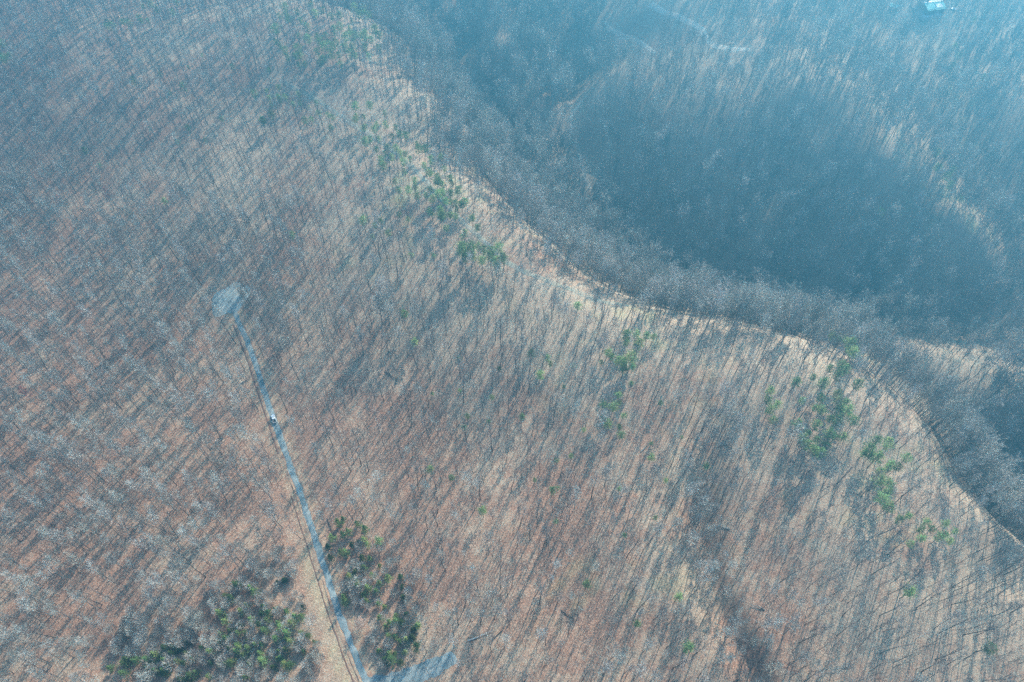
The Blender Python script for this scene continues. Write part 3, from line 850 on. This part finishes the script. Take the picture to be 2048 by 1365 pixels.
def build_house():
    hz = float(hgt(hx, hy))
    H = link('house', None, loc=(hx, hy, hz - .3), rot=(0, 0, R(12)))
    H.scale = (1.25, 1.35, 1.15)
    tag(H, 'teal metal roofed house with far roof slope coloured as sun glare at the top edge', 'house')
    W, D, E, A = 6.2, 4.8, 4.2, 5.6      # half width (x), half depth (y), eaves, apex
    g = Geo(); box(g, -W, W, -D, D, -2.0, E); wall = part('wall', g, wallm, H)
    for s_ in (-1, 1):
        g = Geo(); g.add([(s_ * W, -D, E), (s_ * W, D, E), (s_ * W, .6, A - .12), (s_ * (W - .15), -D, E), (s_ * (W - .15), D, E), (s_ * (W - .15), .6, A - .12)], [(0, 1, 2), (3, 5, 4), (0, 3, 4, 1), (1, 4, 5, 2), (2, 5, 3, 0)])
        part('gable', g, wallm, H)
    def slope(y0, z0, y1, z1, nm, m, th=.14):
        g = Geo(); o = .6
        g.add([(-W - o, y0, z0), (W + o, y0, z0), (W + o, y1, z1), (-W - o, y1, z1), (-W - o, y0, z0 + th), (W + o, y0, z0 + th), (W + o, y1, z1 + th), (-W - o, y1, z1 + th)],
              [(0, 3, 2, 1), (4, 5, 6, 7), (0, 1, 5, 4), (1, 2, 6, 5), (2, 3, 7, 6), (3, 0, 4, 7)])
        # standing seams
        n = 14
        for k in range(n + 1):
            x = -W - o + (2 * W + 2 * o) * k / n
            x0_, x1_ = x - .03, x + .03
            g.add([(x0_, y0, z0 + th), (x1_, y0, z0 + th), (x1_, y1, z1 + th), (x0_, y1, z1 + th), (x0_, y0, z0 + th + .06), (x1_, y0, z0 + th + .06), (x1_, y1, z1 + th + .06), (x0_, y1, z1 + th + .06)],
                  [(4, 5, 6, 7), (0, 1, 5, 4), (1, 2, 6, 5), (2, 3, 7, 6), (3, 0, 4, 7)])
        return part(nm, g, m, H)
    slope(-D - .7, E - .45, .6, A, 'roof', teal)
    r2 = slope(.6, A, D + .7, E - .45, 'roof', cream); tag(r2, 'roof slope with sun glare put into its cream colour')
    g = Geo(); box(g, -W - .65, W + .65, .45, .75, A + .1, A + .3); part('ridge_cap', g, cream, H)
    # white roof light panel on the near slope
    k = (A - (E - .45)) / (D + 1.3)
    def on(y, up): return E - .45 + (y + D + .7) * k + up
    g = Geo(); g.add([(.4, -3.9, on(-3.9, .3)), (4.6, -3.9, on(-3.9, .3)), (4.6, -1.2, on(-1.2, .3)), (.4, -1.2, on(-1.2, .3)), (.4, -3.9, on(-3.9, .12)), (4.6, -3.9, on(-3.9, .12)), (4.6, -1.2, on(-1.2, .12)), (.4, -1.2, on(-1.2, .12))],
                     [(0, 1, 2, 3), (4, 7, 6, 5), (0, 4, 5, 1), (1, 5, 6, 2), (2, 6, 7, 3), (3, 7, 4, 0)])
    part('roof_light', g, white, H)
    boxpart('deck', (-W - 3.2, W - 2, -D - 2.6, -D - .003, -2.2, .35), deckm, H)
    boxpart('deck', (-W - 3.2, -W - .003, -D + .002, D, -2.2, .35), deckm, H)
    g = Geo(); box(g, -W - 3.2, W - 2, -D - 2.6, -D - 2.5, 1.15, 1.25); box(g, -W - 3.2, -W - 3.1, -D - 2.497, D, 1.15, 1.25)
    for i in range(9): box(g, -W - 3.17 + i * 1.65, -W - 3.09 + i * 1.65, -D - 2.58, -D - 2.52, .353, 1.148)
    part('railing', g, white, H)
    for x in (-4.2, -1.2, 3.8):
        w = boxpart('window', (x, x + 1.2, -D - .05, -D - .004, 1.3, 2.6), white, H)
        boxpart('pane', (x + .1, x + 1.1, -D - .07, -D - .053, 1.4, 2.5), glassm, w)
    d = boxpart('door', (1.2, 2.2, -D - .06, -D - .004, .36, 2.5), white, H)
    boxpart('handle', (2.02, 2.1, -D - .13, -D - .063, 1.35, 1.42), glassm, d)
    c = boxpart('chimney', (-3.6, -2.8, 1.6, 2.4, 4.5, 8.1), mat('brick', (.3, .16, .12), noise=(3, .2)), H)
    return H
build_house()

def build_shed():
    z = float(hgt(sx, sy))
    H = link('shed', None, loc=(sx, sy, z - .2), rot=(0, 0, R(-28)), scale=(1.25, 1.25, 1.1))
    tag(H, 'small pale turquoise roofed shed left of the teal roofed house', 'shed')
    mint = mat('mint_metal_roof', (0.30, 0.62, 0.58), rough=.4, noise=(.8, .15))
    boxpart('wall', (-2.4, 2.4, -1.8, 1.8, -1.2, 2.2), wallm, H)
    g = Geo()
    for y0, z0, y1, z1 in ((-2.2, 2.1, 0, 3.2), (0, 3.2, 2.2, 2.1)):
        g.add([(-2.8, y0, z0), (2.8, y0, z0), (2.8, y1, z1), (-2.8, y1, z1), (-2.8, y0, z0 + .12), (2.8, y0, z0 + .12), (2.8, y1, z1 + .12), (-2.8, y1, z1 + .12)],
              [(0, 3, 2, 1), (4, 5, 6, 7), (0, 1, 5, 4), (1, 2, 6, 5), (2, 3, 7, 6), (3, 0, 4, 7)])
    part('roof', g, mint, H)
    boxpart('door', (-.6, .6, -1.86, -1.803, -.2, 1.9), white, H)
build_shed()

def loft(sections, m=None):
    """body from cross sections: list of (y, [(x, z) half outline from centre bottom to centre top])"""
    g = Geo(); n = None; V = []
    for y, pr in sections:
        full = [(x, y, z) for x, z in pr] + [(-x, y, z) for x, z in reversed(pr)]
        n = len(full); V += full
    F_ = []
    for i in range(len(sections) - 1):
        for k in range(n):
            F_.append((i * n + k, i * n + (k + 1) % n, (i + 1) * n + (k + 1) % n, (i + 1) * n + k))
    F_.append(tuple(range(n)))
    F_.append(tuple(reversed(range((len(sections) - 1) * n, len(sections) * n))))
    g.add(V, F_); return g

def build_pickup():
    p = ground_at(548.5, 840); q = ground_at(543, 823)
    a = math.atan2(q[1] - p[1], q[0] - p[0]) - math.pi / 2
    z = float(hgt(p[0], p[1])) + .16
    o = link('pickup_truck', None, loc=(p[0] + .15, p[1], z), rot=(0, 0, a))
    tag(o, 'white crew cab pickup truck parked on the blue grey gravel road', 'pickup truck')
    paint = mat('white_car_paint', (0.88, 0.88, 0.87), rough=.25, spec=.6)
    black = mat('black_trim', (0.02, 0.02, 0.022), rough=.6)
    tyre = mat('tyre_rubber', (0.03, 0.03, 0.03), rough=.9)
    rim = mat('steel_rim', (0.5, 0.5, 0.52), rough=.3, metal=.8)
    red = mat('tail_lamp_red', (0.45, 0.02, 0.02), rough=.3)
    lens = mat('head_lamp_lens', (0.7, 0.72, 0.75), rough=.1, spec=.8)
    bedm = mat('grey_bed_liner', (0.10, 0.11, 0.12), rough=.8)
    # front points to +y
    S_ = []
    for y, w, zt in ((2.85, .78, .95), (2.7, .93, 1.08), (1.9, .98, 1.16), (1.35, .98, 1.2), (-.75, .98, 1.22)):
        S_.append((y, [(w * .9, .42), (w, .5), (w, .8), (w, zt - .14), (w * .93, zt - .03), (w * .6, zt)]))
    part('body', loft(S_), paint, o)
    g = Geo()                                    # bed: floor and three walls
    box(g, -.95, .95, -2.75, -.753, .42, .62)
    box(g, -.98, -.86, -2.75, -.753, .623, 1.2); box(g, .86, .98, -2.75, -.753, .623, 1.2); box(g, -.857, .857, -.86, -.753, .623, 1.22)
    bed = part('bed', g, paint, o, .03)
    boxpart('bed_liner', (-.85, .85, -2.7, -.865, .623, .65), bedm, bed)
    boxpart('toolbox', (-.8, .8, -1.3, -.87, .66, 1.12), black, bed)
    tg = boxpart('tailgate', (-.855, .855, -2.82, -2.753, .6, 1.2), paint, o, .02); boxpart('handle', (-.12, .12, -2.85, -2.823, .98, 1.05), black, tg)
    C_ = []
    for y, w, zt in ((1.38, .84, 1.22), (.75, .80, 1.72), (.45, .78, 1.82), (-.35, .78, 1.84), (-.62, .76, 1.80), (-.74, .86, 1.22)):
        C_.append((y, [(w * 1.04, 1.15), (w * 1.02, 1.2), (w, min(zt, 1.3)), (w * .93, max(1.21, zt - .06)), (w * .6, zt)]))
    cab = part('cab', loft(C_), paint, o)
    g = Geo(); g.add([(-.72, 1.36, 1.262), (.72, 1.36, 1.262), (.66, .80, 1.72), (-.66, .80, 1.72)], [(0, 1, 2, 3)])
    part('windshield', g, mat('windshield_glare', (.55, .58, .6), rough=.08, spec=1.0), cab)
    g = Geo(); g.add([(-.66, -.755, 1.28), (.66, -.755, 1.28), (.6, -.645, 1.75), (-.6, -.645, 1.75)], [(0, 3, 2, 1)])
    part('rear_window', g, glassm, cab)
    for s in (-1, 1):
        for y0, y1 in ((-.55, .15), (.25, .95)):
            g = Geo(); X1 = .885 * s; X2 = .80 * s
            g.add([(X1, y0, 1.27), (X1, y1, 1.27), (X2, y1 - (.25 if y0 > 0 else 0), 1.66), (X2, y0, 1.66)], [(0, 1, 2, 3)])
            part('side_window', g, glassm, cab)
        mr = boxpart('mirror', (min(.98 * s, 1.2 * s), max(.98 * s, 1.2 * s), .95, 1.1, 1.2, 1.38), black, o, .02)
        boxpart('headlight', (min(.55 * s, .86 * s), max(.55 * s, .86 * s), 2.76, 2.88, .78, .93), lens, o, .02)
        boxpart('tail_light', (min(.865 * s, .985 * s), max(.865 * s, .985 * s), -2.80, -2.752, .75, 1.1), red, o)
        for y in (1.85, -1.75):
            g = Geo(); n = 20; V_ = []; F_ = []
            prof = [(-.13, .28), (-.13, .36), (-.1, .39), (.1, .39), (.13, .36), (.13, .28)]
            for k in range(n):
                t_ = 2 * math.pi * k / n
                for dx, rr in prof: V_.append((.86 * s + dx, y + rr * math.cos(t_), .39 + rr * math.sin(t_)))
            for k in range(n):
                for j in range(len(prof)):
                    a_, b_ = k * 6 + j, k * 6 + (j + 1) % 6; c_, d_ = ((k + 1) % n) * 6 + (j + 1) % 6, ((k + 1) % n) * 6 + j
                    F_.append((a_, b_, c_, d_))
            g.add(V_, F_); w = part('wheel', g, tyre, o)
            g = Geo(); g.add(*tube([(.78 * s, y, .39), (.965 * s, y, .39)], [.27, .24], 12)); g.add([(.965 * s, y + .24 * math.cos(6.2832 * k / 12), .39 + .24 * math.sin(6.2832 * k / 12)) for k in range(12)], [tuple(range(12))])
            part('rim', g, rim, w)
    boxpart('front_bumper', (-.9, .9, 2.86, 2.98, .45, .68), black, o, .03)
    boxpart('grille', (-.5, .5, 2.853, 2.89, .72, .93), black, o)
    boxpart('rear_bumper', (-.9, .9, -2.95, -2.825, .45, .6), mat('chrome', (.6, .6, .6), rough=.2, metal=1), o, .02)
build_pickup()

# small clutter by the house: a parked car and a white tank
def build_car():
    x, y = [float(v) for v in ground_at(1906, 21)[:2]]
    o = link('parked_car', None, loc=(x, y, float(hgt(x, y)) + .1), rot=(0, 0, R(60)))
    tag(o, 'small dark car with white glint parked right of the teal roofed house', 'car')
    pm = mat('silver_car_paint', (.5, .55, .58), rough=.25, spec=.6)
    S_ = [(y_, [(w * .9, .3), (w, .45), (w, zt - .1), (w * .8, zt)]) for y_, w, zt in ((2.2, .7, .7), (2.0, .86, .85), (1.0, .9, .98), (-1.6, .9, 1.0), (-2.1, .8, .9))]
    part('body', loft(S_), pm, o)
    C_ = [(y_, [(w, .95), (w, 1.0), (w * .95, max(1.0, zt - .08)), (w * .7, zt)]) for y_, w, zt in ((1.0, .8, 1.0), (.4, .72, 1.42), (-.9, .72, 1.44), (-1.6, .78, 1.02))]
    part('cabin', loft(C_), white, o)
    for s in (-1, 1):
        for yy in (1.35, -1.3):
            g = Geo(); g.add(*tube([(.72 * s, yy, .32), (.92 * s, yy, .32)], [.32, .32], 14)); g.add([(.92 * s, yy + .32 * math.cos(6.2832 * k / 14), .32 + .32 * math.sin(6.2832 * k / 14)) for k in range(14)], [tuple(range(14))])
            part('wheel', g, mat('car_tyre', (.03, .03, .03)), o)
build_car()

# fallen trunks
LOGS = [(1003,1262,-2.4,9,'bark','dark fallen trunk on russet leaves in the lower middle'),(935,1283,.35,12,'bark_white','pale fallen trunk right of the road fork'),(1447,882,-1.2,9,'bark','dark fallen trunk at the head of the ravine'),
 (1460,1060,2.7,8,'bark_pale','pale fallen trunk across the ravine'),(1530,1220,2.8,7,'bark_pale','short fallen trunk low in the ravine'),(1122,1222,-.7,9,'bark','thin fallen trunk in the lower middle right of the dark one'),
 (770,745,-.6,12,'bark','long fallen trunk on the slope above the pickup'),(1280,905,.7,11,'bark_pale','pale fallen trunk between pines above the ravine'),(480,770,.6,7,'bark_pale','fallen trunk left of the upper road'),(655,1040,-1.0,13,'bark','curved dark fallen trunk right of the road bend')]
for px, py, a, L_, m_, lab in LOGS:
    x, y = g3(px, py); r = random.Random(px); g = Geo(); pts = []
    for k in range(5):
        xx = x + math.cos(a) * L_ * k / 4 + r.uniform(-.3, .3); yy = y + math.sin(a) * L_ * k / 4 + r.uniform(-.3, .3); pts.append((xx, yy, float(hgt(xx, yy)) + .3 + .12 * k))
    g.add(*tube(pts, [.26, .24, .2, .14, .05], 6))
    for k in range(6):
        u = 2 + 2 * r.random(); i = int(u); q = np.array(pts[min(i, 4)]); e = q + np.array([r.gauss(0, 1.5), r.gauss(0, 1.5), r.uniform(.3, 1.6)])
        g.add(*tube([q, e], [.07, .02], 3))
    c0 = np.array(pts[0]); g.v = [tuple(np.array(v) - c0) for v in g.v]
    o = link('fallen_tree', mesh_of('fallen_tree', [(g.v, g.f, 0)], [M[m_]]), loc=tuple(c0)); tag(o, lab, 'fallen tree')

# ------------------------------------------------------------------ set the trees
FOREST = forest()
occ = {}
for it in ITEMS:
    occ.setdefault((int(it['x'] // 8), int(it['y'] // 8)), []).append(it)
def crowded(x, y, d=3.2):
    for i in (-1, 0, 1):
        for j in (-1, 0, 1):
            for it in occ.get((int(x // 8) + i, int(y // 8) + j), ()):
                if (it['x'] - x) ** 2 + (it['y'] - y) ** 2 < (d * (1.6 if it['name'] in ('beech_tree',) else 1)) ** 2: return True
    return False
FOREST = [f for f in FOREST if not crowded(f[1], f[2])]

def tilt(x, y, r):
    """small lean, mostly downhill and toward the light"""
    e = 3.0
    gx = float(hgt(x + e, y) - hgt(x - e, y)) / (2 * e); gy = float(hgt(x, y + e) - hgt(x, y - e)) / (2 * e)
    dx = -gx * .12 + S.x * .03 + r.gauss(0, .035); dy = -gy * .12 + S.y * .03 + r.gauss(0, .035)
    return dx, dy

def plant(it):
    tr_, cr_, _ = PROTO[it['p']]
    x, y = it['x'], it['y']; dx, dy = tilt(x, y, rnd)
    rot = (Matrix.Rotation(-dy, 3, 'X') @ Matrix.Rotation(dx, 3, 'Y') @ Matrix.Rotation(it['r'], 3, 'Z')).to_euler()
    o = link(it['name'], None, loc=(x, y, float(hgt(x, y)) - .25), rot=rot, scale=(it['s'],) * 3)
    tag(o, it['label'], it['cat'], it['group'])
    link('trunk', tr_, o); link('crown', cr_, o)
for it in ITEMS: plant(it)

# the 300 leafless trees that show largest stand as objects of their own
LAND = [(548, 838, 'the white pickup'), (720, 1247, 'the pinkish beech'), (460, 598, 'the gravel turnaround'), (735, 1362, 'the road fork'), (1825, 1183, 'the round lower right pine'),
        (1972, 1296, 'the leaning lower right pine'), (966, 1022, 'the pine on russet leaves'), (1105, 980, 'the small vivid green pine'), (1375, 1297, 'the pine at the ravine edge'),
        (1173, 1170, 'the small yellow-green pine'), (283, 1064, 'the white forked tree'), (60, 1000, 'the white left edge tree'), (905, 1285, 'the white crooked tree'), (1590, 1240, 'the fan shaped ravine tree'), (600, 985, 'the road bend below the pickup'),
        (1275, 1248, 'the small pine left of the ravine'), (138, 1300, 'the lower left corner'), (1690, 1330, 'the ravine mouth')]
cand = []
for f in FOREST:
    z = float(hgt(f[1], f[2])); hh = 20 * f[4]
    px, py, dep = project(f[1], f[2], z + hh * .75)
    if 8 < px < 2040 and 8 < py < 1357: cand.append((f[4] * {'S': .6, 'C': 1.3}.get(f[0][0], 1) / dep, f, px, py))
cand.sort(key=lambda c: -c[0])
near = cand[:300]; chosen = set(id(c[1]) for c in near)
DIRS = ['right of', 'above right of', 'above', 'above left of', 'left of', 'below left of', 'below', 'below right of']
sect = {}
for c in near:
    k = min(range(len(LAND)), key=lambda i: (LAND[i][0] - c[2]) ** 2 + (LAND[i][1] - c[3]) ** 2)
    dx, dy = c[2] - LAND[k][0], LAND[k][1] - c[3]
    s = int(round(math.degrees(math.atan2(dy, dx)) / 45.0)) % 8
    sect.setdefault((k, s), []).append((dx * dx + dy * dy, c))
for (k, s), lst in sect.items():
    lst.sort(key=lambda q: q[0])
    for i, (_, c) in enumerate(lst):
        f = c[1]
        look = 'pale grey leafless tree' if f[0][0] in 'BC' else 'slim leafless tree' if f[0][0] == 'S' else 'dark stemmed leafless tree'
        lab = '%s, %s %s %s' % (look, 'nearest' if i == 0 else ordinal(i + 1) + ' out', DIRS[s], LAND[k][2])
        plant(dict(p=f[0], x=f[1], y=f[2], r=f[3], s=f[4], name='leafless_tree', cat='tree', label=lab, group='leafless trees on the near slopes'))

# everything farther off: one object, its trees set out by a node group
rest = [f for f in FOREST if id(f) not in chosen]
lib = bpy.data.collections.new('tree_shapes')
names = sorted(set(f[0] for f in rest))
for n in names: lib.objects.link(bpy.data.objects.new(n, PROTO[n][2]))
me = bpy.data.meshes.new('far_forest')
me.from_pydata([(f[1], f[2], float(hgt(f[1], f[2])) - .25) for f in rest], [], [])
def attr(nm, typ, dom, vals, key):
    a = me.attributes.new(nm, typ, dom); a.data.foreach_set(key, np.array(vals).ravel())
attr('pick', 'INT', 'POINT', [names.index(f[0]) for f in rest], 'value')
attr('size', 'FLOAT', 'POINT', np.array([f[4] for f in rest], np.float32), 'value')
rots = []
for f in rest:
    dx, dy = tilt(f[1], f[2], rnd)
    rots.append(tuple((Matrix.Rotation(-dy, 3, 'X') @ Matrix.Rotation(dx, 3, 'Y') @ Matrix.Rotation(f[3], 3, 'Z')).to_euler()))
attr('turn', 'FLOAT_VECTOR', 'POINT', np.array(rots, np.float32), 'vector')
fo = link('far_forest', me)
tag(fo, 'mass of leafless grey trees covering the farther slopes and the valley', 'forest', kind='stuff')
ng = bpy.data.node_groups.new('set_trees', 'GeometryNodeTree')
ng.interface.new_socket('Geometry', in_out='INPUT', socket_type='NodeSocketGeometry')
ng.interface.new_socket('Geometry', in_out='OUTPUT', socket_type='NodeSocketGeometry')
gi = ng.nodes.new('NodeGroupInput'); go = ng.nodes.new('NodeGroupOutput')
iop = ng.nodes.new('GeometryNodeInstanceOnPoints'); ci = ng.nodes.new('GeometryNodeCollectionInfo')
ci.inputs['Collection'].default_value = lib; ci.inputs['Separate Children'].default_value = True; ci.inputs['Reset Children'].default_value = True
def named(nm, typ):
    n = ng.nodes.new('GeometryNodeInputNamedAttribute'); n.data_type = typ; n.inputs['Name'].default_value = nm; return n.outputs[0]
m2p = ng.nodes.new('GeometryNodeMeshToPoints')
ng.links.new(gi.outputs[0], m2p.inputs[0]); ng.links.new(m2p.outputs[0], iop.inputs['Points'])
ng.links.new(ci.outputs[0], iop.inputs['Instance']); iop.inputs['Pick Instance'].default_value = True
ng.links.new(named('pick', 'INT'), iop.inputs['Instance Index'])
e2r = ng.nodes.new('FunctionNodeEulerToRotation')
ng.links.new(named('turn', 'FLOAT_VECTOR'), e2r.inputs[0]); ng.links.new(e2r.outputs[0], iop.inputs['Rotation'])
ng.links.new(named('size', 'FLOAT'), iop.inputs['Scale'])
ng.links.new(iop.outputs[0], go.inputs[0])
md = fo.modifiers.new('trees', 'NODES'); md.node_group = ng
print('trees', len(FOREST), 'things', len(ITEMS))

# ------------------------------------------------------------------ haze
HAZE_DENSITY, HAZE_COLOR, HAZE_G = 0.00135, (0.13, 0.575, 0.97), 0.72
g = Geo(); box(g, -9600, 9600, -6000, 9600, float(GZ.min()) - 1.0, CAM_Z + 6)
hm = bpy.data.materials.new('haze_air'); hm.use_nodes = True
for n in list(hm.node_tree.nodes):
    if n.type != 'OUTPUT_MATERIAL': hm.node_tree.nodes.remove(n)
pv = hm.node_tree.nodes.new('ShaderNodeVolumePrincipled')
pv.inputs['Color'].default_value = (*HAZE_COLOR, 1); pv.inputs['Density'].default_value = HAZE_DENSITY
pv.inputs['Density Attribute'].default_value = ''; pv.inputs['Anisotropy'].default_value = HAZE_G
hm.node_tree.links.new(pv.outputs[0], hm.node_tree.nodes['Material Output'].inputs['Volume'])
hz = link('haze', mesh_of('haze', [(g.v, g.f, 0)], [hm])); tag(hz, 'thin blue haze filling the valley air', 'haze', kind='stuff')
